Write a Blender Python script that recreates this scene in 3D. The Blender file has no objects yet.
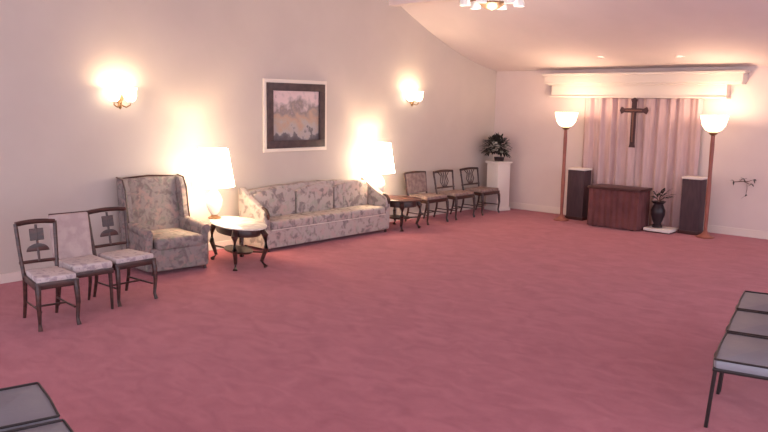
import bpy, bmesh, math, random
from mathutils import Vector, Matrix
C = bpy.context.scene.collection
S = bpy.context.scene
PI = math.pi
R = math.radians
random.seed(7)

# ------------------------------------------------------------------ camera
F = 747.0
YAW, HOR, ROLL = R(42.0), 104.0, R(0.9)
PITCH = math.atan((216 - HOR) / F)
fw = Vector((-math.sin(YAW) * math.cos(PITCH), math.cos(YAW) * math.cos(PITCH), -math.sin(PITCH)))
rt = Vector((math.cos(YAW), math.sin(YAW), 0))
up = rt.cross(fw)
r2 = rt * math.cos(ROLL) + up * math.sin(ROLL)
u2 = -rt * math.sin(ROLL) + up * math.cos(ROLL)
cam = bpy.data.cameras.new('camera')
cam.lens = F / 768 * 36
cam.sensor_width = 36
cam.clip_start = .05
camo = bpy.data.objects.new('camera', cam)
C.objects.link(camo)
m = Matrix((r2, u2, -fw)).transposed().to_4x4()
m.translation = Vector((8.82, 0, 2.1))
camo.matrix_world = m
S.camera = camo

# ------------------------------------------------------------------ world, exposure
w = bpy.data.worlds.new('world')
S.world = w
w.use_nodes = True
bgn = w.node_tree.nodes['Background']
bgn.inputs[0].default_value = (.81, .80, .95, 1)
bgn.inputs[1].default_value = 3.05
S.view_settings.view_transform = 'Standard'
S.view_settings.look = 'None'
S.view_settings.exposure = 0.0
S.view_settings.gamma = 1
S.view_settings.use_curve_mapping = False
try:
    S.cycles.use_denoising = True
    S.cycles.max_bounces = 8
    S.cycles.sample_clamp_indirect = 6
except Exception:
    pass

WARM = (1.0, .71, .42)
def lamp(name, loc, power, radius=.05, col=WARM, kind='POINT', parent=None, spot=None):
    l = bpy.data.lights.new(name, kind)
    l.energy = power
    l.color = col
    if kind == 'AREA':
        l.size = radius
    else:
        l.shadow_soft_size = radius
    if spot:
        l.spot_size = spot
        l.spot_blend = .8
    o = bpy.data.objects.new(name, l)
    o.location = loc
    C.objects.link(o)
    if parent:
        o.parent = parent
    return o

# ------------------------------------------------------------------ materials
def principled(name):
    mt = bpy.data.materials.new(name)
    mt.use_nodes = True
    nt = mt.node_tree
    return mt, nt, nt.nodes['Principled BSDF']

def mat(name, col, col2=None, scale=8.0, rough=.6, spec=.3, metal=0, bump=0, bscale=60, detail=3, stretch=None, lo=.4, hi=.6):
    mt, nt, b = principled(name)
    b.inputs['Roughness'].default_value = rough
    b.inputs['Specular IOR Level'].default_value = spec
    b.inputs['Metallic'].default_value = metal
    b.inputs['Base Color'].default_value = (*col, 1)
    tc = nt.nodes.new('ShaderNodeTexCoord')
    mp = nt.nodes.new('ShaderNodeMapping')
    nt.links.new(tc.outputs['Object'], mp.inputs[0])
    if stretch:
        mp.inputs['Scale'].default_value = stretch
    if col2:
        n = nt.nodes.new('ShaderNodeTexNoise')
        n.inputs['Scale'].default_value = scale
        n.inputs['Detail'].default_value = detail
        nt.links.new(mp.outputs[0], n.inputs['Vector'])
        r = nt.nodes.new('ShaderNodeValToRGB')
        r.color_ramp.elements[0].position = lo
        r.color_ramp.elements[1].position = hi
        r.color_ramp.elements[0].color = (*col, 1)
        r.color_ramp.elements[1].color = (*col2, 1)
        nt.links.new(n.outputs['Fac'], r.inputs[0])
        nt.links.new(r.outputs[0], b.inputs['Base Color'])
    if bump:
        n2 = nt.nodes.new('ShaderNodeTexNoise')
        n2.inputs['Scale'].default_value = bscale
        nt.links.new(mp.outputs[0], n2.inputs['Vector'])
        bp = nt.nodes.new('ShaderNodeBump')
        bp.inputs['Strength'].default_value = bump
        bp.inputs['Distance'].default_value = .01
        nt.links.new(n2.outputs['Fac'], bp.inputs['Height'])
        nt.links.new(bp.outputs[0], b.inputs['Normal'])
    return mt

def floral(name, base, tones):
    """woven cloth with scattered blossom blotches and stems"""
    mt, nt, b = principled(name)
    b.inputs['Roughness'].default_value = .85
    b.inputs['Specular IOR Level'].default_value = .15
    tc = nt.nodes.new('ShaderNodeTexCoord')
    prev = None
    rgb = nt.nodes.new('ShaderNodeRGB')
    rgb.outputs[0].default_value = (*base, 1)
    prev = rgb.outputs[0]
    for i, (c, sc, lo, hi) in enumerate(tones):
        mp = nt.nodes.new('ShaderNodeMapping')
        mp.inputs['Location'].default_value = (i * 3.7, i * 1.9, i * 5.3)
        nt.links.new(tc.outputs['Object'], mp.inputs[0])
        n = nt.nodes.new('ShaderNodeTexNoise')
        n.inputs['Scale'].default_value = sc
        n.inputs['Detail'].default_value = 2.5
        n.inputs['Distortion'].default_value = .6
        nt.links.new(mp.outputs[0], n.inputs['Vector'])
        r = nt.nodes.new('ShaderNodeValToRGB')
        r.color_ramp.elements[0].position = lo
        r.color_ramp.elements[1].position = hi
        nt.links.new(n.outputs['Fac'], r.inputs[0])
        mx = nt.nodes.new('ShaderNodeMix')
        mx.data_type = 'RGBA'
        nt.links.new(r.outputs[0], mx.inputs[0])
        nt.links.new(prev, mx.inputs[6])
        mx.inputs[7].default_value = (*c, 1)
        prev = mx.outputs[2]
    nt.links.new(prev, b.inputs['Base Color'])
    return mt

def glow(name, col, strength, base=(.9, .88, .82)):
    mt, nt, b = principled(name)
    b.inputs['Base Color'].default_value = (*base, 1)
    b.inputs['Roughness'].default_value = .5
    b.inputs['Emission Color'].default_value = (*col, 1)
    b.inputs['Emission Strength'].default_value = strength
    return mt

M = {}
M['wall'] = mat('painted_wall', (.54, .462, .412), (.56, .480, .428), scale=1.5, rough=.85, bump=.05, bscale=90)
M['wall_back'] = mat('painted_back_wall', (.66, .53, .50), (.68, .55, .515), scale=2, rough=.8, bump=.04, bscale=90)
M['ceiling'] = mat('ceiling_plaster', (.69, .585, .575), (.71, .60, .59), scale=2, rough=.9, bump=.08, bscale=120)
M['trim'] = mat('cream_trim', (.72, .60, .54), rough=.5)
M['cornice'] = mat('cornice_paint', (.66, .56, .50), rough=.5)
M['wood'] = mat('dark_mahogany', (.035, .014, .012), (.075, .028, .022), scale=6, rough=.35, spec=.5, stretch=(1, 1, 6))
M['marble'] = mat('pale_marble', (.82, .76, .66), (.62, .55, .48), scale=7, rough=.25, spec=.5)
M['tabletop_dark'] = mat('dark_polished_top', (.05, .02, .018), (.11, .045, .035), scale=5, rough=.3, stretch=(4, 1, 1))
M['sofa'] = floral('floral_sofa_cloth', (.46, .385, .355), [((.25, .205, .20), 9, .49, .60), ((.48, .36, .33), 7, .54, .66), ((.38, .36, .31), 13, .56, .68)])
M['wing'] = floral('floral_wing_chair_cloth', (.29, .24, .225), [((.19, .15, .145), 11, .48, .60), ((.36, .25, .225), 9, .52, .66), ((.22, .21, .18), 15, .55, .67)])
M['piping'] = mat('cloth_piping', (.68, .60, .54), rough=.8)
M['seat_pale'] = floral('pale_seat_cloth', (.56, .48, .46), [((.38, .31, .32), 16, .52, .62)])
M['pink_cloth'] = mat('dusty_pink_cloth', (.52, .40, .37), (.44, .33, .31), scale=10, rough=.85)
M['beige_back'] = mat('tan_cloth', (.30, .215, .19), (.21, .14, .13), scale=14, rough=.85)
M['grey_vinyl'] = mat('grey_blue_vinyl', (.235, .235, .265), (.26, .26, .285), scale=4, rough=.5, bump=.1, bscale=40)
M['dark_metal'] = mat('dark_bronze_frame', (.03, .022, .022), rough=.4, metal=.4, spec=.5)
M['brass'] = mat('aged_brass', (.30, .17, .09), rough=.4, metal=.7)
M['rosewood'] = mat('reddish_pole', (.26, .085, .065), (.32, .11, .08), scale=5, rough=.4)
M['ceramic'] = mat('white_ceramic', (.85, .80, .74), rough=.2, spec=.6)
M['white_paint'] = mat('white_painted_wood', (.74, .66, .62), rough=.5)
M['speaker'] = mat('dark_plum_laminate', (.060, .032, .040), (.075, .040, .048), scale=5, rough=.6, stretch=(6, 6, 1))
M['bier'] = mat('maroon_pleated_cloth', (.120, .042, .044), (.155, .055, .056), scale=4, rough=.85)
M['bier_top'] = mat('dark_red_top', (.06, .018, .018), rough=.4)
M['cross'] = mat('dark_walnut_cross', (.035, .012, .018), (.06, .02, .026), scale=9, rough=.4)
M['cross_in'] = mat('bronze_inlay', (.16, .07, .055), rough=.4, metal=.3)
M['urn'] = mat('black_glazed_urn', (.03, .018, .022), rough=.35)
M['leaf'] = mat('dark_leaf', (.022, .022, .02), (.05, .045, .038), scale=20, rough=.5)
M['flower'] = mat('grey_green_bloom', (.32, .30, .27), (.20, .20, .17), scale=20, rough=.8)
M['twig'] = mat('dry_twig', (.16, .08, .07), rough=.8)
M['frame_dark'] = mat('dark_picture_moulding', (.055, .035, .038), (.08, .05, .05), scale=12, rough=.4)
M['frame_cream'] = mat('cream_picture_moulding', (.80, .70, .60), rough=.45)
M['shade'] = glow('lit_lamp_shade', (1, .82, .58), 12.0)
M['sconce_glass'] = glow('lit_frosted_glass', (1, .82, .58), 7.0)
M['torch_glass'] = glow('lit_torchiere_glass', (1, .76, .46), 3.2)
M['chand_glass'] = glow('lit_chandelier_glass', (1, .90, .80), .15)
M['spot'] = glow('lit_spot_lens', (1, .85, .62), 3.0)

def carpet():
    mt, nt, b = principled('rose_red_carpet')
    b.inputs['Roughness'].default_value = .95
    b.inputs['Specular IOR Level'].default_value = .1
    try:
        b.inputs['Sheen Weight'].default_value = .25
        b.inputs['Sheen Tint'].default_value = (1, .7, .75, 1)
    except Exception:
        pass
    tc = nt.nodes.new('ShaderNodeTexCoord')
    def noise(sc, det, st=(1, 1, 1), dist=0):
        mp = nt.nodes.new('ShaderNodeMapping')
        mp.inputs['Scale'].default_value = st
        mp.inputs['Rotation'].default_value = (0, 0, .5)
        nt.links.new(tc.outputs['Object'], mp.inputs[0])
        n = nt.nodes.new('ShaderNodeTexNoise')
        n.inputs['Scale'].default_value = sc
        n.inputs['Detail'].default_value = det
        n.inputs['Distortion'].default_value = dist
        nt.links.new(mp.outputs[0], n.inputs['Vector'])
        return n
    a = noise(3.2, 6, (1, 1.7, 1), 1.2)
    c = noise(55, 2)
    ad = nt.nodes.new('ShaderNodeMath'); ad.operation = 'MULTIPLY_ADD'
    nt.links.new(c.outputs['Fac'], ad.inputs[0]); ad.inputs[1].default_value = .35
    nt.links.new(a.outputs['Fac'], ad.inputs[2])
    r = nt.nodes.new('ShaderNodeValToRGB')
    r.color_ramp.elements[0].position = .45
    r.color_ramp.elements[1].position = .88
    r.color_ramp.elements[0].color = (.30, .080, .098, 1)
    r.color_ramp.elements[1].color = (.395, .122, .143, 1)
    nt.links.new(ad.outputs[0], r.inputs[0])
    nt.links.new(r.outputs[0], b.inputs['Base Color'])
    bp = nt.nodes.new('ShaderNodeBump')
    bp.inputs['Strength'].default_value = .4
    bp.inputs['Distance'].default_value = .01
    d = noise(260, 2)
    nt.links.new(d.outputs['Fac'], bp.inputs['Height'])
    nt.links.new(bp.outputs[0], b.inputs['Normal'])
    return mt
M['carpet'] = carpet()

def painting():
    """soft landscape: pale sky, brown-green trees, ochre meadow, dark foreground"""
    mt, nt, b = principled('landscape_print')
    b.inputs['Roughness'].default_value = .3
    tc = nt.nodes.new('ShaderNodeTexCoord')
    sp = nt.nodes.new('ShaderNodeSeparateXYZ')
    nt.links.new(tc.outputs['Object'], sp.inputs[0])
    n = nt.nodes.new('ShaderNodeTexNoise'); n.inputs['Scale'].default_value = 7; n.inputs['Detail'].default_value = 6
    nt.links.new(tc.outputs['Object'], n.inputs['Vector'])
    ma = nt.nodes.new('ShaderNodeMath'); ma.operation = 'MULTIPLY_ADD'
    nt.links.new(n.outputs['Fac'], ma.inputs[0]); ma.inputs[1].default_value = .75
    nt.links.new(sp.outputs['Z'], ma.inputs[2])
    r = nt.nodes.new('ShaderNodeValToRGB')
    cr = r.color_ramp
    cols = [(0.0, (.10, .08, .09)), (.14, (.14, .13, .14)), (.20, (.40, .36, .36)), (.32, (.42, .33, .27)), (.44, (.46, .30, .22)), (.54, (.33, .26, .23)), (.62, (.24, .19, .19)), (.70, (.42, .34, .34)), (.80, (.66, .50, .50))]
    cr.elements[0].position = 0; cr.elements[0].color = (*cols[0][1], 1)
    cr.elements[1].position = 1; cr.elements[1].color = (.62, .46, .46, 1)
    for p, c in cols[1:]:
        e = cr.elements.new(p); e.color = (*c, 1)
    sc = nt.nodes.new('ShaderNodeMapRange')
    sc.inputs['From Min'].default_value = -.06; sc.inputs['From Max'].default_value = .84
    nt.links.new(ma.outputs[0], sc.inputs['Value'])
    nt.links.new(sc.outputs[0], r.inputs[0])
    nt.links.new(r.outputs[0], b.inputs['Base Color'])
    return mt
M['print'] = painting()

# ------------------------------------------------------------------ mesh builder
class MB:
    def __init__(self):
        self.bm = bmesh.new()
    def _merge(self, tmp, mtx=None):
        me = bpy.data.meshes.new('tmp')
        if mtx is not None:
            tmp.transform(mtx)
        tmp.to_mesh(me); tmp.free()
        self.bm.from_mesh(me)
        bpy.data.meshes.remove(me)
        return self
    def box(self, c, s, bev=0, seg=2, rot=None):
        t = bmesh.new()
        bmesh.ops.create_cube(t, size=1)
        t.transform(Matrix.Diagonal((*s, 1)))
        if bev:
            bmesh.ops.bevel(t, geom=t.edges[:], offset=bev, segments=seg, profile=.6, affect='EDGES')
        mt = Matrix.Translation(c)
        if rot is not None:
            mt = mt @ rot
        return self._merge(t, mt)
    def tube(self, pts, rad, n=8, flat=None):
        """swept round bar; rad one number or one per point"""
        pts = [Vector(p) for p in pts]
        rads = rad if isinstance(rad, (list, tuple)) else [rad] * len(pts)
        t = bmesh.new()
        rings = []
        ref = Vector((0, 0, 1))
        d0 = (pts[1] - pts[0]).normalized()
        if abs(d0.dot(ref)) > .9:
            ref = Vector((0, 1, 0))
        for i, p in enumerate(pts):
            a = pts[max(i - 1, 0)]; b = pts[min(i + 1, len(pts) - 1)]
            d = (b - a).normalized()
            x = ref.cross(d).normalized(); y = d.cross(x).normalized()
            ring = [t.verts.new(p + (x * math.cos(2 * PI * k / n) + y * math.sin(2 * PI * k / n)) * rads[i]) for k in range(n)]
            rings.append(ring)
        for i in range(len(rings) - 1):
            for k in range(n):
                t.faces.new((rings[i][k], rings[i][(k + 1) % n], rings[i + 1][(k + 1) % n], rings[i + 1][k]))
        t.faces.new(rings[0][::-1]); t.faces.new(rings[-1])
        return self._merge(t)
    def lathe(self, prof, c=(0, 0, 0), n=28, sx=1, sy=1, rot=0, wave=0, waves=0):
        t = bmesh.new()
        rings = []
        for r, z in prof:
            ring = []
            for k in range(n):
                a = 2 * PI * k / n
                rr = max(r, .0005) * (1 + wave * math.cos(waves * a))
                v = Vector((rr * math.cos(a) * sx, rr * math.sin(a) * sy, z))
                v = Matrix.Rotation(rot, 3, 'Z') @ v
                ring.append(t.verts.new(v + Vector(c)))
            rings.append(ring)
        for i in range(len(rings) - 1):
            for k in range(n):
                t.faces.new((rings[i][k], rings[i][(k + 1) % n], rings[i + 1][(k + 1) % n], rings[i + 1][k]))
        return self._merge(t)
    def prism(self, pts, thick, plane='YZ', off=0, bev=0):
        """outline in a plane, pushed out to a thickness centred on off"""
        t = bmesh.new()
        def v(a, b, c):
            return {'YZ': (c, a, b), 'XZ': (a, c, b), 'XY': (a, b, c)}[plane]
        f = [t.verts.new(v(a, b, off - thick / 2)) for a, b in pts]
        g = [t.verts.new(v(a, b, off + thick / 2)) for a, b in pts]
        n = len(pts)
        t.faces.new(f); t.faces.new(g[::-1])
        for i in range(n):
            t.faces.new((f[i], g[i], g[(i + 1) % n], f[(i + 1) % n]))
        bmesh.ops.recalc_face_normals(t, faces=t.faces[:])
        if bev:
            es = [e for e in t.edges if len(e.link_faces) == 2 and e.calc_face_angle(0) > .6]
            bmesh.ops.bevel(t, geom=es, offset=bev, segments=2, profile=.6, affect='EDGES')
        return self._merge(t)
    def build(self, name, m, parent=None, smooth=True, loc=None, rz=0):
        bmesh.ops.recalc_face_normals(self.bm, faces=self.bm.faces[:])
        me = bpy.data.meshes.new(name)
        self.bm.to_mesh(me); self.bm.free()
        me.materials.append(m)
        if smooth:
            me.polygons.foreach_set('use_smooth', [True] * len(me.polygons))
            try:
                me.set_sharp_from_angle(angle=R(35))
            except Exception:
                pass
        o = bpy.data.objects.new(name, me)
        C.objects.link(o)
        if parent:
            o.parent = parent
        if loc:
            o.location = loc
        o.rotation_euler.z = rz
        return o

def tag(o, label, cat, group=None):
    o['label'] = label; o['category'] = cat
    if group:
        o['group'] = group
    return o
def thing(name, label, cat, loc=(0, 0, 0), rz=0, group=None):
    o = bpy.data.objects.new(name, None)
    o.empty_display_size = .1
    C.objects.link(o)
    o.location = loc; o.rotation_euler.z = rz
    return tag(o, label, cat, group)
def struct(name, mb, m, smooth=False):
    o = mb.build(name, m, None, smooth)
    o['kind'] = 'structure'
    return o
def dup(root, loc, rz, label, group=None):
    r = root.copy(); C.objects.link(r); r.location = loc; r.rotation_euler.z = rz
    r['label'] = label
    if group:
        r['group'] = group
    for ch in [o for o in bpy.data.objects if o.parent == root]:
        c = ch.copy(); C.objects.link(c); c.parent = r
        for g in [o for o in bpy.data.objects if o.parent == ch]:
            d = g.copy(); C.objects.link(d); d.parent = c
    return r

# ------------------------------------------------------------------ structure
L = 13.2                       # back wall plane
XR, Y0 = 12.0, -2.5
keys = [(Y0, 4.05), (1, 4.25), (4, 4.42), (7, 4.42), (8.6, 4.28), (9.4, 4.12), (9.99, 3.86), (10.98, 3.42), (11.92, 3.08), (12.6, 2.91), (L, 2.80)]
def cz(y):
    for i in range(len(keys) - 1):
        if keys[i][0] <= y <= keys[i + 1][0] + 1e-6:
            p = [keys[max(i - 1, 0)], keys[i], keys[i + 1], keys[min(i + 2, len(keys) - 1)]]
            h = p[2][0] - p[1][0]
            t = (y - p[1][0]) / h
            m1 = (p[2][1] - p[0][1]) / (p[2][0] - p[0][0]) * h
            m2 = (p[3][1] - p[1][1]) / (p[3][0] - p[1][0]) * h
            return (2*t**3-3*t*t+1)*p[1][1] + (t**3-2*t*t+t)*m1 + (-2*t**3+3*t*t)*p[2][1] + (t**3-t*t)*m2
    return keys[-1][1]
b = MB(); b.box(((XR) / 2, (Y0 + L) / 2, -.05), (XR + .3, L - Y0 + .3, .1))
struct('floor', b, M['carpet'])
ys = [Y0 + (L - Y0) * i / 90 for i in range(91)]
b = MB(); b.prism([(Y0, 0)] + [(y, cz(y)) for y in ys] + [(L, 0)], .15, 'YZ', -.075)
struct('wall_left', b, M['wall'])
b = MB(); b.box((XR / 2, L + .075, 1.40), (XR, .15, 2.80))
struct('wall_back', b, M['wall_back'])
b = MB(); b.prism([(y, cz(y)) for y in ys] + [(y, cz(y) + .12) for y in ys[::-1]], XR + .15, 'YZ', XR / 2 - .075)
struct('ceiling', b, M['ceiling'], True)
b = MB(); b.box((.009, (Y0 + L) / 2, .055), (.018, L - Y0, .11), .004)
struct('baseboard_left', b, M['trim'])
b = MB(); b.box((XR / 2, L - .009, .065), (XR - .04, .018, .13), .004)
struct('baseboard_back', b, M['trim'])
b = MB(); b.box((XR / 2, 9.92, 3.87), (XR, .20, .20), .01)
struct('trim_1', b, M['ceiling'])         # white ridge beam across the vault
# cornice over the curtained recess
cx0, cx1 = 1.27, 4.90
b = MB()
b.box(((cx0 + cx1) / 2, L - .15, 2.705), (cx1 - cx0 + .06, .30, .04), .008)
b.box(((cx0 + cx1) / 2, L - .13, 2.62), (cx1 - cx0, .26, .16), .008)
b.box(((cx0 + cx1) / 2 + .02, L - .115, 2.53), (cx1 - cx0 - .08, .23, .05), .01)
b.box((3.02, L - .09, 2.41), (3.24, .18, .22), .006)
b.box((3.02, L - .11, 2.29), (3.28, .22, .03), .006)
struct('trim_2', b, M['cornice'])

# ------------------------------------------------------------------ curtains
def curtain(x0, x1, ztop, y, seed, label):
    rnd = random.Random(seed)
    t = bmesh.new()
    nx, nz = 110, 10
    ph = rnd.random() * 6
    front, back = [], []
    for i in range(nx + 1):
        u = i / nx
        x = x0 + (x1 - x0) * u
        a = math.sin(u * (x1 - x0) * 30 + ph + .9 * math.sin(u * 9 + seed))
        bcol, fcol = [], []
        for j in range(nz + 1):
            v = j / nz
            z = .03 + (ztop - .03) * v
            amp = .040 - .012 * v
            yy = y + amp * a + .012 * math.sin(u * 60 + v * 2 + seed)
            fcol.append(t.verts.new((x, yy, z)))
            bcol.append(t.verts.new((x, yy + .008, z)))
        front.append(fcol); back.append(bcol)
    for i in range(nx):
        for j in range(nz):
            t.faces.new((front[i][j], front[i + 1][j], front[i + 1][j + 1], front[i][j + 1]))
            t.faces.new((back[i][j], back[i][j + 1], back[i + 1][j + 1], back[i + 1][j]))
    mb = MB(); mb._merge(t)
    return tag(mb.build('curtain', M['curtain'], None), label, 'curtain', 'curtains behind the cross')
M['curtain'] = mat('rose_pink_drape', (.50, .345, .345), (.55, .38, .375), scale=3, rough=.9, bump=.1, bscale=40, stretch=(8, 8, 1))
curtain(2.06, 3.12, 2.27, L - .10, 1, 'rose pink floor-length curtain hanging behind the left half of the dark cross')
curtain(3.13, 4.24, 2.27, L - .10, 2, 'rose pink floor-length curtain hanging behind the right dark pedestal and urn')

# ------------------------------------------------------------------ cross
t = thing('wall_cross', 'dark wooden cross with flared ends hanging in front of pink curtains', 'cross', (3.12, L - .27, 1.40))
def flared(pts):
    return pts
b = MB()
H_, az, aw, hw = .87, .655, .245, .042
out = [(-.055, 0), (.055, 0), (.042, .06), (hw, az - .05), (hw, az - .04), (aw - .06, az - .036), (aw - .015, az - .065), (aw + .015, az), (aw - .015, az + .065), (aw - .06, az + .036), (hw, az + .04), (hw, H_ - .07), (.062, H_ - .02), (0, H_ + .012)]
out = out + [(-x, z) for x, z in out[::-1] if (x, z) not in ((-.055, 0), (.055, 0)) and x > 0]
seen = []
for p in out:
    if p not in seen:
        seen.append(p)
b.prism(seen, .035, 'XZ', 0, .004)
b.build('cross_body', M['cross'], t, False)
b = MB(); b.box((0, -.022, .36), (.026, .012, .52), .003); b.box((0, -.022, az), (.30, .012, .024), .003)
b.build('inlay', M['cross_in'], t)

# ------------------------------------------------------------------ torchieres
def torchiere(x, y, label, ex):
    t = thing('torchiere_lamp', label, 'floor lamp', (x, y, 0), 0, 'torchieres flanking the curtains')
    b = MB(); b.lathe([(0, 0), (.14, 0), (.145, .02), (.09, .04), (.045, .08), (.03, .12), (0, .12)]); b.build('base', M['rosewood'], t)
    b = MB(); b.lathe([(.026, .11), (.03, .3), (.036, .7), (.030, 1.1), (.034, 1.5), (.030, 1.70)]); b.build('pole', M['rosewood'], t)
    b = MB(); b.lathe([(.03, 1.68), (.06, 1.70), (.075, 1.72), (.05, 1.735)]); b.build('collar', M['brass'], t)
    b = MB(); b.lathe([(.05, 1.73), (.12, 1.76), (.175, 1.83), (.20, 1.93), (.215, 2.0), (.205, 2.0), (.165, 1.84), (.11, 1.78), (.04, 1.75)], wave=.03, waves=6, n=48)
    b.build('glass_bowl', M['torch_glass'], t)
    lamp('bulb', (0, 0, 2.03), ex, .06, (1, .70, .46), parent=t)
torchiere(2.03, 12.50, 'left of the two torchiere lamps, lit glass bowl on a slim reddish pole', 34)
torchiere(4.62, 12.60, 'right of the two torchiere lamps, near the right end of the cornice', 34)

# ------------------------------------------------------------------ dark pedestals, bier, urn
def pedestal(x, y, h, w_, label):
    t = thing('dark_pedestal', label, 'pedestal', (x, y, 0), 0, 'dark pedestals beside the bier')
    b = MB(); b.box((0, 0, h / 2), (w_, w_ * .8, h), .01); b.build('cabinet', M['speaker'], t)
    b = MB(); b.box((0, 0, .03), (w_ + .03, w_ * .8 + .03, .06), .006); b.build('plinth', M['bier_top'], t)
    b = MB(); b.box((0, 0, h + .02), (w_ + .02, w_ * .8 + .02, .035), .008); b.build('top_slab', M['white_paint'], t)
pedestal(2.16, 12.88, .93, .34, 'left dark plum box pedestal with pale top, under the left torchiere')
pedestal(4.30, 12.84, .93, .32, 'right dark plum box pedestal with pale top, beside the right torchiere')

t = thing('draped_bier', 'low maroon table with pleated skirt standing in front of the pink curtains', 'table', (3.13, 12.52, 0))
b = MB(); tt = bmesh.new()
per = []
X2, Y2 = .46, .24
n = 150
P = 2 * (2 * X2 + 2 * Y2)
for i in range(n):
    s = P * i / n
    if s < 2 * X2: p, nn = (-X2 + s, -Y2), (0, -1)
    elif s < 2 * X2 + 2 * Y2: p, nn = (X2, -Y2 + s - 2 * X2), (1, 0)
    elif s < 4 * X2 + 2 * Y2: p, nn = (X2 - (s - 2 * X2 - 2 * Y2), Y2), (0, 1)
    else: p, nn = (-X2, Y2 - (s - 4 * X2 - 2 * Y2)), (-1, 0)
    w1 = .012 * math.sin(s * 2 * PI / .11)
    per.append((p, nn, w1))
lo = [tt.verts.new((p[0] + nn[0] * (w1 * 1.3), p[1] + nn[1] * (w1 * 1.3), .02)) for p, nn, w1 in per]
hi = [tt.verts.new((p[0] + nn[0] * w1 * .5, p[1] + nn[1] * w1 * .5, .68)) for p, nn, w1 in per]
for i in range(n):
    tt.faces.new((lo[i], lo[(i + 1) % n], hi[(i + 1) % n], hi[i]))
b._merge(tt); b.build('pleated_skirt', M['bier'], t)
b = MB(); b.box((0, 0, .70), (2 * X2 + .05, 2 * Y2 + .05, .045), .012); b.build('tabletop', M['bier_top'], t)
b = MB()
for sx in (-1, 1):
    b.box((sx * .36, 0, .02), (.06, 2 * Y2 - .05, .04), .004)
b.box((0, 0, .35), (.8, .3, .64), .004)
b.build('inner_frame', M['bier_top'], t)

t = thing('low_platform', 'low pale platform under the black urn, right of the bier', 'platform', (3.87, 12.62, 0))
b = MB(); b.box((0, 0, .045), (.46, .40, .05), .01); b.build('platform_top', M['white_paint'], t)
b = MB(); b.box((0, 0, .012), (.42, .36, .024), .003); b.build('plinth', M['bier_top'], t)
t = thing('urn', 'black urn with a flared rim on the low pale platform', 'urn', (3.80, 12.62, .07))
b = MB(); b.lathe([(0, 0), (.085, 0), (.09, .03), (.06, .06), (.085, .12), (.115, .22), (.12, .30), (.09, .37), (.075, .40), (.125, .45), (.115, .45), (.06, .40), (0, .39)])
b.build('urn_body', M['urn'], t)
def leaf(mb, base, d, ln, wd, droop=.3):
    """one arched pointed blade with real thickness"""
    d = Vector(d).normalized()
    side = d.cross(Vector((0, 0, 1)))
    if side.length < .05: side = Vector((1, 0, 0))
    side.normalize()
    tb = bmesh.new(); rows = []
    for i in range(6):
        u = i / 5
        p = Vector(base) + d * ln * u + Vector((0, 0, -droop * ln * u * u))
        wv = wd * math.sin(PI * min(u * .9 + .08, 1)) * .5 + .001
        nrm = side.cross(d).normalized() * .0015
        rows.append([tb.verts.new(p + side * wv + nrm), tb.verts.new(p - side * wv + nrm), tb.verts.new(p - side * wv - nrm), tb.verts.new(p + side * wv - nrm)])
    for i in range(5):
        for k in range(4):
            tb.faces.new((rows[i][k], rows[i][(k + 1) % 4], rows[i + 1][(k + 1) % 4], rows[i + 1][k]))
    tb.faces.new(rows[0][::-1]); tb.faces.new(rows[-1])
    mb._merge(tb)
t = thing('branch_arrangement', 'dark leafy branches spreading right out of the black urn', 'plant', (3.80, 12.62, .54))
b = MB(); lf = MB()
rnd = random.Random(3)
for k, (dx, dz, ln) in enumerate([(.9, .5, .27), (.8, .9, .26), (.5, 1, .2), (-.5, .8, .15), (-.8, .5, .1), (.2, 1, .16), (.8, .3, .22)]):
    d = Vector((dx, rnd.uniform(-.3, .1), dz)).normalized()
    e = d * ln
    b.tube([(0, 0, -.03), tuple(e * .5 + Vector((0, 0, .02))), tuple(e)], [.006, .004, .002], 5)
    for q in range(5):
        leaf(lf, tuple(e * (.35 + .15 * q)), (d.x + rnd.uniform(-.9, .9), rnd.uniform(-.8, .8), d.z + rnd.uniform(-.3, .6)), .085, .035)
b.build('branches', M['twig'], t); lf.build('foliage', M['leaf'], t)

# twig spray fixed on the wall right of the right torchiere
t = thing('twig_spray', 'small dark twig spray on the wall right of the right torchiere', 'wall decoration', (4.98, L - .03, .92))
b = MB()
b.tube([(-.16, -.02, -.02), (-.04, -.03, 0), (.08, -.03, .01), (.17, -.02, .05)], [.006, .008, .006, .003], 6)
b.tube([(.02, -.03, 0), (.10, -.05, -.03), (.15, -.04, -.02)], [.006, .005, .003], 6)
b.tube([(-.06, -.03, 0), (0, -.04, .05), (.06, -.04, .06)], [.005, .004, .003], 6)
b.tube([(.06, -.03, 0), (.07, -.03, -.12), (.05, -.02, -.24)], [.004, .003, .002], 6)
b.build('twigs', M['twig'], t)
b = MB()
for p in ((-.15, 0, 0), (.16, 0, .05), (.05, 0, -.24), (.14, -.02, -.03), (.0, -.01, .05)):
    for q in range(3):
        leaf(b, (p[0], -.03, p[2]), (rnd.uniform(-1, 1), -.2, rnd.uniform(-.5, .8)), .06, .022)
b.build('dry_leaves', M['leaf'], t)

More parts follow.
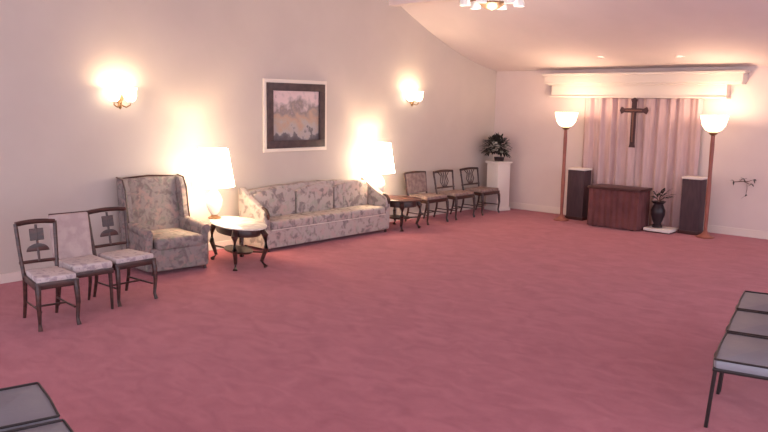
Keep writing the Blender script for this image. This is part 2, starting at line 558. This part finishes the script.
# ------------------------------------------------------------------ white pedestal + plant in the corner
t = thing('white_pedestal', 'tall white square pedestal in the corner, beside the last side chair', 'pedestal', (.42, 12.78, 0), R(-14))
b = MB(); b.box((0, 0, .50), (.33, .33, .92), .006); b.build('shaft', M['white_paint'], t)
b = MB(); b.box((0, 0, .035), (.38, .38, .07), .008); b.build('base', M['white_paint'], t)
b = MB(); b.box((0, 0, .975), (.39, .39, .04), .008); b.build('top_slab', M['white_paint'], t)
t = thing('potted_plant', 'round dark leafy plant with grey blooms on the white corner pedestal', 'plant', (.42, 12.78, .995))
b = MB(); b.lathe([(0, 0), (.09, 0), (.10, .06), (.11, .08), (.10, .08), (0, .07)]); b.build('pot', M['urn'], t)
b = MB(); rnd = random.Random(11)
for k in range(620):
    th, ph = rnd.uniform(0, 2 * PI), rnd.uniform(-.5, 1.45)
    d = Vector((math.cos(th) * math.cos(ph), math.sin(th) * math.cos(ph), math.sin(ph)))
    r = rnd.uniform(.08, .25)
    leaf(b, tuple(Vector((-.06, -.03, .26)) + d * r), (d.x + rnd.uniform(-.4, .4), d.y + rnd.uniform(-.4, .4), d.z + rnd.uniform(-.3, .5)), rnd.uniform(.07, .12), .035)
b.build('foliage', M['leaf'], t)
b = MB()
for k in range(14):
    th = rnd.uniform(-2.2, -.1)
    c = (math.cos(th) * .22 + .0, math.sin(th) * .22, .26 + rnd.uniform(-.08, .12))
    b.lathe([(0, .03), (.028, .022), (.038, 0), (.02, -.02), (0, -.022)], c, 8)
b.build('blooms', M['flower'], t)

# ------------------------------------------------------------------ dining style side chairs
def side_chair(name, label, kind, loc, rz, group, sw=.54, mseat=None, h=.93):
    """faces +X, origin under the seat centre"""
    t = thing(name, label, 'chair', loc, rz, group)
    W_ = M['wood']; hw = sw / 2; D = .23
    for s in (-1, 1):
        b = MB(); b.tube([(D - .02, s * (hw - .03), .42), (D, s * (hw - .028), .36), (D + .012, s * (hw - .024), .22), (D - .005, s * (hw - .03), .06), (D + .02, s * (hw - .026), 0)], [.026, .028, .022, .016, .022], 8)
        b.build('leg', W_, t)
        b = MB(); b.tube([(-D + .01, s * (hw - .05), .42), (-D - .01, s * (hw - .05), .2), (-D - .07, s * (hw - .05), 0)], [.022, .019, .016], 8)
        b.build('leg', W_, t)
    b = MB(); b.prism([(-D, -hw + .04), (D, -hw), (D, hw), (-D, hw - .04)], .065, 'XY', .41, .008); b.build('seat_frame', W_, t)
    b = MB(); b.prism([(-D + .02, -hw + .055), (D - .01, -hw + .02), (D - .01, hw - .02), (-D + .02, hw - .055)], .055, 'XY', .465, .018); b.build('seat', mseat or M['seat_pale'], t)
    b = MB(); b.tube([(D - .01, -hw + .05, .17), (-D, -hw + .06, .17)], .010, 6); b.tube([(D - .01, hw - .05, .17), (-D, hw - .06, .17)], .010, 6); b.tube([(0, -hw + .055, .17), (0, hw - .055, .17)], .010, 6)
    b.build('stretcher', W_, t)
    # back: raked stiles
    def bx(z): return -D - .005 - (z - .42) * .17
    bh = hw - .02
    b = MB()
    for s in (-1, 1):
        b.tube([(bx(.40), s * (bh - .03), .40), (bx(.65), s * (bh - .012), .65), (bx(h - .01), s * bh, h - .01)], [.020, .018, .019], 6)
    for z, hh in ((h - .015, .05),) + (((.55, .035),) if kind != 'padded' else ()):
        n = 8
        b.tube([(bx(z) - .012 * math.sin(PI * i / n), -bh + 2 * bh * i / n, z + (.014 * math.sin(PI * i / n) if z > .8 else 0)) for i in range(n + 1)], hh / 2, 6)
    b.build('back_frame', W_, t)
    rot = Matrix.Rotation(-math.atan(.17), 4, 'Y')
    xm = bx((.55 + h) / 2)
    if kind == 'padded':
        b = MB(); b.box((bx(.69), 0, .69), (.045, 2 * bh - .03, h - .52), .018, 3, rot); b.build('back_pad', M['beige_back'], t)
    elif kind == 'vase':
        b = MB()
        b.box((bx(h - .13), 0, h - .125), (.016, .13, .115), .004, 1, rot)
        pts = []
        zc = .645
        for i in range(13):
            a = PI * i / 12
            pts.append((math.cos(a) * .105, zc + math.sin(a) * .075))
        q = MB(); q.prism(pts, .016, 'YZ', bx(zc + .03), .002)
        me = bpy.data.meshes.new('t'); q.bm.to_mesh(me); q.bm.free(); b.bm.from_mesh(me); bpy.data.meshes.remove(me)
        b.tube([(bx(h - .03), 0, h - .03), (bx(.55), 0, .55)], .012, 6)
        b.build('splat', W_, t)
        for s in (-1, 1):
            pass
    else:
        b = MB()
        for y0 in (-.11, -.055, 0, .055, .11):
            yy = y0 * .75
            b.tube([(bx(.56), yy * .6, .56), (bx(.66), yy * 1.5, .66), (bx(.76), yy * 1.0, .76), (bx(h - .03), yy * 1.9, h - .03)], .009, 6)
        b.build('splat', W_, t)
    return t

GL = 'side chairs on the left by the wing chair'
side_chair('side_chair', 'leftmost dark wood side chair with pierced splat and pale seat', 'vase', (1.88, 3.00, 0), R(-6), GL, .40)
side_chair('side_chair', 'dark wood side chair with pierced splat, next to the floral wing chair', 'vase', (1.58, 3.93, 0), R(2), GL, .48)
# upholstered chair between them
t = thing('upholstered_chair', 'dusty pink padded-back side chair between two pierced-splat chairs', 'chair', (1.64, 3.46, 0), R(-2))
for s in (-1, 1):
    b = MB(); b.tube([(.21, s * .17, .4), (.215, s * .175, .2), (.22, s * .175, 0)], [.022, .018, .014], 8); b.build('leg', M['wood'], t)
    b = MB(); b.tube([(-.22, s * .16, .4), (-.23, s * .16, .2), (-.28, s * .16, 0)], [.022, .018, .014], 8); b.build('leg', M['wood'], t)
b = MB(); b.box((0, 0, .40), (.47, .40, .05), .006); b.build('seat_frame', M['wood'], t)
b = MB(); b.box((.0, 0, .46), (.45, .40, .075), .03, 3); b.build('seat', M['seat_pale'], t)
b = MB(); b.box((-.28, 0, .69), (.055, .40, .50), .024, 3, Matrix.Rotation(-math.atan(.17), 4, 'Y')); b.build('backrest', M['pink_cloth'], t)
b = MB(); b.tube([(-.335, -.19, .935), (-.335, .19, .935)], .012, 6); b.build('top_rail', M['wood'], t)

GR = 'side chairs on the left wall beyond the sofa'
side_chair('side_chair', 'dark wood side chair with tan padded back, right after the second lamp table', 'padded', (.46, 10.46, 0), 0, GR, .62, M['beige_back'], .88)
side_chair('side_chair', 'dark wood slat-back side chair, middle of three beyond the sofa', 'slats', (.46, 11.29, 0), 0, GR, .62, M['beige_back'], .86)
side_chair('side_chair', 'dark wood slat-back side chair next to the white corner pedestal', 'slats', (.44, 12.16, 0), 0, GR, .62, M['beige_back'], .86)

# ------------------------------------------------------------------ wing armchair
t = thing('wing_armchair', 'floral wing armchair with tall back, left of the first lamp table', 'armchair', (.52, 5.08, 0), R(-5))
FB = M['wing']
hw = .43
b = MB(); b.box((.03, 0, .185), (.74, 2 * hw - .1, .28), .03, 3); b.build('seat_base', FB, t)
b = MB(); b.box((.06, 0, .375), (.72, 2 * hw - .24, .15), .05, 4); b.build('seat_cushion', FB, t)
rot = Matrix.Rotation(-R(10), 4, 'Y')
b = MB(); b.box((-.36, 0, .74), (.14, 2 * hw - .14, .76), .05, 4, rot); b.build('backrest', FB, t)
for s in (-1, 1):
    b = MB()
    b.prism([(-.42, .42), (-.10, .44), (-.16, .70), (-.20, .98), (-.28, 1.11), (-.46, 1.13), (-.44, .8)], .075, 'XZ', s * (hw - .05), .02)
    b.build('wing', FB, t)
    b = MB(); b.box((-.02, s * (hw - .055), .29), (.72, .10, .49), .03, 3); b.tube([(-.3, s * (hw - .05), .545), (.0, s * (hw - .045), .54), (.34, s * (hw - .04), .50)], [.06, .065, .06], 12)
    b.build('arm', FB, t)
    b = MB(); b.tube([(.34, s * (hw - .09), .10), (.355, s * (hw - .085), .05), (.36, s * (hw - .08), 0)], [.028, .02, .022], 8); b.build('leg', M['wood'], t)
    b = MB(); b.tube([(-.32, s * (hw - .10), .12), (-.38, s * (hw - .10), 0)], [.025, .018], 8); b.build('leg', M['wood'], t)
b = MB()
for s in (-1, 1):
    b.tube([(-.10, s * (hw - .015), .46), (-.16, s * (hw - .015), .70), (-.20, s * (hw - .015), .98), (-.28, s * (hw - .015), 1.11), (-.45, s * (hw - .015), 1.13)], .010, 6)
b.tube([(-.43, -hw + .06, 1.115), (-.44, 0, 1.135), (-.43, hw - .06, 1.115)], .012, 6)
b.build('piping', M['wood'], t)

# ------------------------------------------------------------------ sofa
SX0, SY0, SY1 = .05, 6.54, 9.20
t = thing('sofa', 'long floral camelback sofa with sloping arms under the framed picture', 'sofa', (.05, (SY0 + SY1) / 2, 0))
W2 = (SY1 - SY0) / 2
FS = M['sofa']
b = MB(); b.box((.34, 0, .18), (.58, 2 * W2 - .06, .27), .02, 3); b.build('seat_base', FS, t)
for k in range(3):
    wv = (2 * W2 - .24) / 3
    b = MB(); b.box((.36, -W2 + .12 + wv * (k + .5), .365), (.56, wv - .006, .13), .04, 4); b.build('seat_cushion', FS, t)
# camelback
pts = [(-W2 + .02, .12)]
N = 36
for i in range(N + 1):
    u = i / N
    y = -W2 + .04 + (2 * W2 - .08) * u
    z = .80 + .075 * math.sin(PI * u) ** .7 + .012 * abs(math.sin(PI * 6 * u))
    pts.append((y, z))
pts.append((W2 - .02, .12))
b = MB(); b.prism(pts, .15, 'YZ', .095, .035); b.build('backrest', FS, t)
for k in range(3):
    wv = (2 * W2 - .26) / 3
    yc = -W2 + .13 + wv * (k + .5)
    b = MB()
    n = 12
    pp = [(yc - wv / 2 + .015, .42)]
    for i in range(n + 1):
        u = i / n
        pp.append((yc - wv / 2 + .015 + (wv - .03) * u, .78 + .07 * math.sin(PI * u)))
    pp.append((yc + wv / 2 - .015, .42))
    b.prism(pp, .09, 'YZ', .205, .035)
    b.build('back_cushion', FS, t)
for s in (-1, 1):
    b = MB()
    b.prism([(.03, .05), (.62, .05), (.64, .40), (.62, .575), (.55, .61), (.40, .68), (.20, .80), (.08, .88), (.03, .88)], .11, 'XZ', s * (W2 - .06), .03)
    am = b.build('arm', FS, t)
    b = MB(); b.tube([(.52, s * (W2 - .06), .625), (.60, s * (W2 - .06), .595), (.645, s * (W2 - .06), .54), (.65, s * (W2 - .06), .47)], [.022, .03, .028, .014], 8)  # added dark bar for the shade on the arm's rolled front end
    b.build('arm_end_shade', M['wood'], am)
    for x in (.60, .08):
        b = MB(); b.tube([(x, s * (W2 - .10), .13), (x + .01, s * (W2 - .095), 0)], [.028, .02], 8); b.build('leg', M['wood'], t)
b = MB(); b.tube([(.635, -W2 + .13, .305), (.635, W2 - .13, .305)], .008, 6); b.build('piping', M['piping'], t)

# ------------------------------------------------------------------ lamp tables
def lamp_table(label, loc, rz, top, sx, sy, hgt=.52):
    t = thing('lamp_table', label, 'table', loc, rz)
    b = MB()
    b.lathe([(0, hgt), (.96, hgt), (1.0, hgt - .008), (1.0, hgt - .020), (.96, hgt - .028), (0, hgt - .028)], n=40, sx=sx, sy=sy)
    b.build('tabletop', top, t)
    b = MB(); b.lathe([(.78, hgt - .028), (.80, hgt - .05), (.78, hgt - .13), (.72, hgt - .13), (.70, hgt - .03)], n=40, sx=sx, sy=sy); b.build('apron', M['wood'], t)
    for ax in (-1, 1):
        for ay in (-1, 1):
            x, y = ax * sx * .56, ay * sy * .56
            b = MB()
            b.tube([(x, y, hgt - .04), (x * 1.18, y * 1.18, hgt - .12), (x * 1.22, y * 1.22, .26), (x * 1.02, y * 1.02, .08), (x * 1.2, y * 1.2, .012)], [.036, .044, .032, .022, .032], 8)
            b.build('leg', M['wood'], t)
    b = MB(); b.lathe([(0, .20), (.50, .20), (.52, .19), (.50, .175), (0, .175)], n=32, sx=sx, sy=sy)
    for ax in (-1, 1):
        for ay in (-1, 1):
            b.tube([(ax * sx * .35, ay * sy * .35, .187), (ax * sx * .66, ay * sy * .66, .2)], .012, 6)
    b.build('lower_shelf', M['wood'], t)
    return t
lamp_table('oval lamp table with pale marble top between wing armchair and sofa', (.99, 5.86, 0), R(-15), M['marble'], .60, .31, .55)
lamp_table('oval dark wood lamp table between the sofa and the tan padded chair', (.53, 9.57, 0), R(0), M['tabletop_dark'], .43, .35)

def table_lamp(label, loc, power, dr):
    t = thing('table_lamp', label, 'lamp', loc, 0, 'table lamps lit beside the sofa')
    b = MB(); b.lathe([(0, 0), (.085, 0), (.09, .015), (.05, .03), (.035, .05), (0, .05)]); b.build('base', M['brass'], t)
    b = MB(); b.lathe([(.03, .04), (.07, .09), (.105, .17), (.11, .24), (.08, .32), (.035, .38), (.022, .42), (0, .42)]); b.build('body', M['ceramic'], t)
    b = MB(); b.lathe([(.012, .41), (.012, .88), (.02, .895), (.012, .915), (0, .93)], n=12)
    b.tube([(-.13, 0, .86), (0, 0, .875), (.13, 0, .86)], .004, 6); b.build('harp', M['brass'], t)
    b = MB(); b.lathe([(.275, .43), (.24, .64), (.195, .93), (.19, .93), (.235, .64), (.27, .43)], n=40); b.build('lamp_shade', M['shade'], t)
    lamp('bulb', (0, 0, .72), power, .05, WARM, parent=t)
    return t
table_lamp('lit white-shaded table lamp on the marble table by the wing armchair', (.50, 5.84, .55), 60, 0)
table_lamp('lit white-shaded table lamp on the dark table at the sofa end', (.28, 9.34, .52), 44, 0)

# ------------------------------------------------------------------ picture
t = thing('framed_picture', 'dark framed landscape picture with cream outer frame above the sofa', 'picture', (0, 7.71, 1.90))
def ring(mb, y, z, w0, w1, d0, d1):
    """rectangular moulding, half sizes y,z outer, width w0, from wall depth d0 to d1"""
    mb.box(((d0 + d1) / 2, 0, z - w0 / 2), (d1 - d0, 2 * y, w0), .006)
    mb.box(((d0 + d1) / 2, 0, -z + w0 / 2), (d1 - d0, 2 * y, w0), .006)
    mb.box(((d0 + d1) / 2, y - w0 / 2, 0), (d1 - d0, w0, 2 * z - 2 * w0), .006)
    mb.box(((d0 + d1) / 2, -y + w0 / 2, 0), (d1 - d0, w0, 2 * z - 2 * w0), .006)
b = MB(); ring(b, .64, .545, .055, 0, 0, .035); b.build('outer_frame', M['frame_cream'], t)
b = MB(); ring(b, .585, .49, .115, 0, 0, .055); b.build('inner_frame', M['frame_dark'], t)
b = MB(); b.box((.015, 0, 0), (.02, .96, .77)); b.build('landscape_print', M['print'], t)

# ------------------------------------------------------------------ wall sconces
def sconce(label, loc, power):
    t = thing('wall_sconce', label, 'wall light', loc, 0, 'wall sconces on the left wall')
    b = MB(); b.lathe([(0, 0), (.05, 0), (.055, .015), (.02, .03), (0, .03)], sx=1, sy=1.5)
    o = b.build('backplate', M['brass'], t); o.rotation_euler = (0, PI / 2, 0)
    b = MB()
    b.tube([(.02, 0, -.03), (.07, 0, -.10), (.11, 0, -.05), (.11, 0, -.02)], .012, 8)
    for s in (-1, 1):
        b.tube([(.08, 0, -.08), (.12, s * .06, -.11), (.13, s * .11, -.08), (.13, s * .11, -.05)], .009, 8)
        b.lathe([(.0, -.055), (.03, -.05), (.034, -.04), (0, -.035)], (.13, s * .11, 0), 14)
    b.lathe([(0, -.14), (.018, -.12), (.03, -.09), (.015, -.05), (0, -.05)], (.075, 0, 0), 12)
    b.build('arms', M['brass'], t)
    for s in (-1, 1):
        b = MB(); b.lathe([(.03, -.045), (.06, -.02), (.078, .03), (.075, .09), (.088, .13), (.082, .13), (.068, .09), (.07, .03), (.05, -.01), (.02, -.03)], (.13, s * .11, 0), 24, wave=.04, waves=8)
        b.build('glass_shade', M['sconce_glass'], t)
        lamp('bulb', (.15, s * .11, .12), power / 2, .04, WARM, parent=t)
    return t
sconce('lit double wall sconce above the wing armchair', (0, 4.77, 2.12), 11)
sconce('lit double wall sconce on the wall above the dark lamp table', (0, 10.42, 2.20), 10)

# ------------------------------------------------------------------ chandelier
cxx, cyy, czz = 2.69, 9.0, 3.42
ctop = cz(cyy)
t = thing('chandelier', 'brass chandelier with white glass shades hanging from the ceiling', 'chandelier', (cxx, cyy, czz))
b = MB(); b.lathe([(.012, .20), (.012, ctop - czz - .03)], n=8); b.lathe([(0, ctop - czz - .03), (.07, ctop - czz - .03), (.08, ctop - czz + .01), (0, ctop - czz + .01)]); b.build('stem', M['brass'], t)
b = MB(); b.lathe([(0, .0), (.02, .01), (.11, .03), (.185, .09), (.19, .11), (.18, .11), (.10, .05), (.02, .03)]); b.build('ring', M['brass'], t)
b = MB(); b.lathe([(.17, .10), (.16, .16), (.10, .21), (.0, .23)]); b.build('glass_bowl', M['chand_glass'], t)
b = MB()
for k in range(6):
    a = R(30 + 12 + k * 60)
    c, s = math.cos(a), math.sin(a)
    b.tube([(c * .05, s * .05, .22), (c * .2, s * .2, .14), (c * .33, s * .33, .12), (c * .38, s * .38, .17)], .010, 6)
b.build('arms', M['brass'], t)
for k in range(6):
    a = R(30 + 12 + k * 60)
    b = MB(); b.lathe([(.02, .17), (.05, .16), (.07, .12), (.075, .06), (.068, .06), (.062, .12), (.04, .15)], (math.cos(a) * .38, math.sin(a) * .38, 0), 18)
    b.build('glass_shade', M['chand_glass'], t)
lamp('bulb', (0, 0, -.16), 32, .15, (1, .87, .78), parent=t)

# recessed spots in the ceiling above the cornice
def spot(x, y, label, e):
    z = cz(y)
    t = thing('recessed_spotlight', label, 'ceiling light', (x, y, z - .005), 0, 'recessed ceiling spots by the cornice')
    b = MB(); b.lathe([(.075, .0), (.075, -.012), (.055, -.012), (.05, 0)]); b.build('trim_ring', M['trim'], t)
    b = MB(); b.lathe([(0, -.006), (.052, -.006), (.052, -.001), (0, -.001)]); b.build('lens', M['spot'], t)
    l = lamp('bulb', (0, 0, -.04), e, .04, (1, .72, .5), 'SPOT', t, R(120))
spot(2.72, 12.35, 'recessed ceiling spot above the left end of the bier', 25)
spot(4.05, 12.45, 'recessed ceiling spot above the black urn, right of the cross', 25)

# ------------------------------------------------------------------ grey seats near the camera
def grey_chair(label, loc, rz, group, w_=.56):
    t = thing('stacking_chair', label, 'chair', loc, rz, group)
    hw = w_ / 2
    b = MB(); b.prism([(-.22, -hw + .01), (.215, -hw + .005), (.235, -hw + .025), (.24, 0), (.235, hw - .025), (.215, hw - .005), (-.22, hw - .01)], .06, 'XY', .445, .02); b.build('seat', M['grey_vinyl'], t)
    b = MB(); b.box((-.29, 0, .72), (.045, w_ - .06, .36), .02, 3, Matrix.Rotation(-R(12), 4, 'Y')); b.build('backrest', M['grey_vinyl'], t)
    b = MB()
    b.tube([(.23, -hw + .02, .405), (-.23, -hw + .03, .405), (-.235, hw - .03, .405), (.23, hw - .02, .405), (.255, 0, .405), (.23, -hw + .02, .405)], .014, 8)
    b.tube([(.225, -hw + .014, .478), (-.21, -hw + .018, .478)], .007, 6); b.tube([(.225, hw - .014, .478), (-.21, hw - .018, .478)], .007, 6); b.tube([(.228, -hw + .02, .476), (.236, 0, .476), (.228, hw - .02, .476)], .007, 6)
    for s in (-1, 1):
        b.tube([(-.23, s * (hw - .03), .40), (-.27, s * (hw - .03), .60), (-.34, s * (hw - .03), .90)], .013, 8)
    b.build('frame', M['dark_metal'], t)
    for s in (-1, 1):
        b = MB(); b.tube([(.22, s * (hw - .02), .41), (.25, s * (hw - .02), .0)], .013, 8); b.build('leg', M['dark_metal'], t)
        b = MB(); b.tube([(-.22, s * (hw - .03), .41), (-.28, s * (hw - .03), .0)], .013, 8); b.build('leg', M['dark_metal'], t)
    return t
def row(k):
    u = .36 + .735 * k
    return (7.28 - .205 * u + .235, 4.95 + .979 * u + .05, 0)
GE = 'grey chairs at the right edge'
g = grey_chair('nearest grey-blue padded chair of the row at the right edge', row(0), R(192), GE, .72)
dup(g, row(1), R(192), 'middle grey-blue padded chair of the row at the right edge')
dup(g, row(2), R(192), 'farthest grey-blue padded chair of the row at the right edge')
GC = 'grey chairs in the bottom left corner'
g2 = grey_chair('grey-blue padded chair in the bottom left corner, the one showing most of its seat', (4.81, 1.45, 0), R(77), GC, .58)
dup(g2, (5.41, 1.32, 0), R(77), 'grey-blue padded chair cut by the bottom edge, right of the corner one', GC)
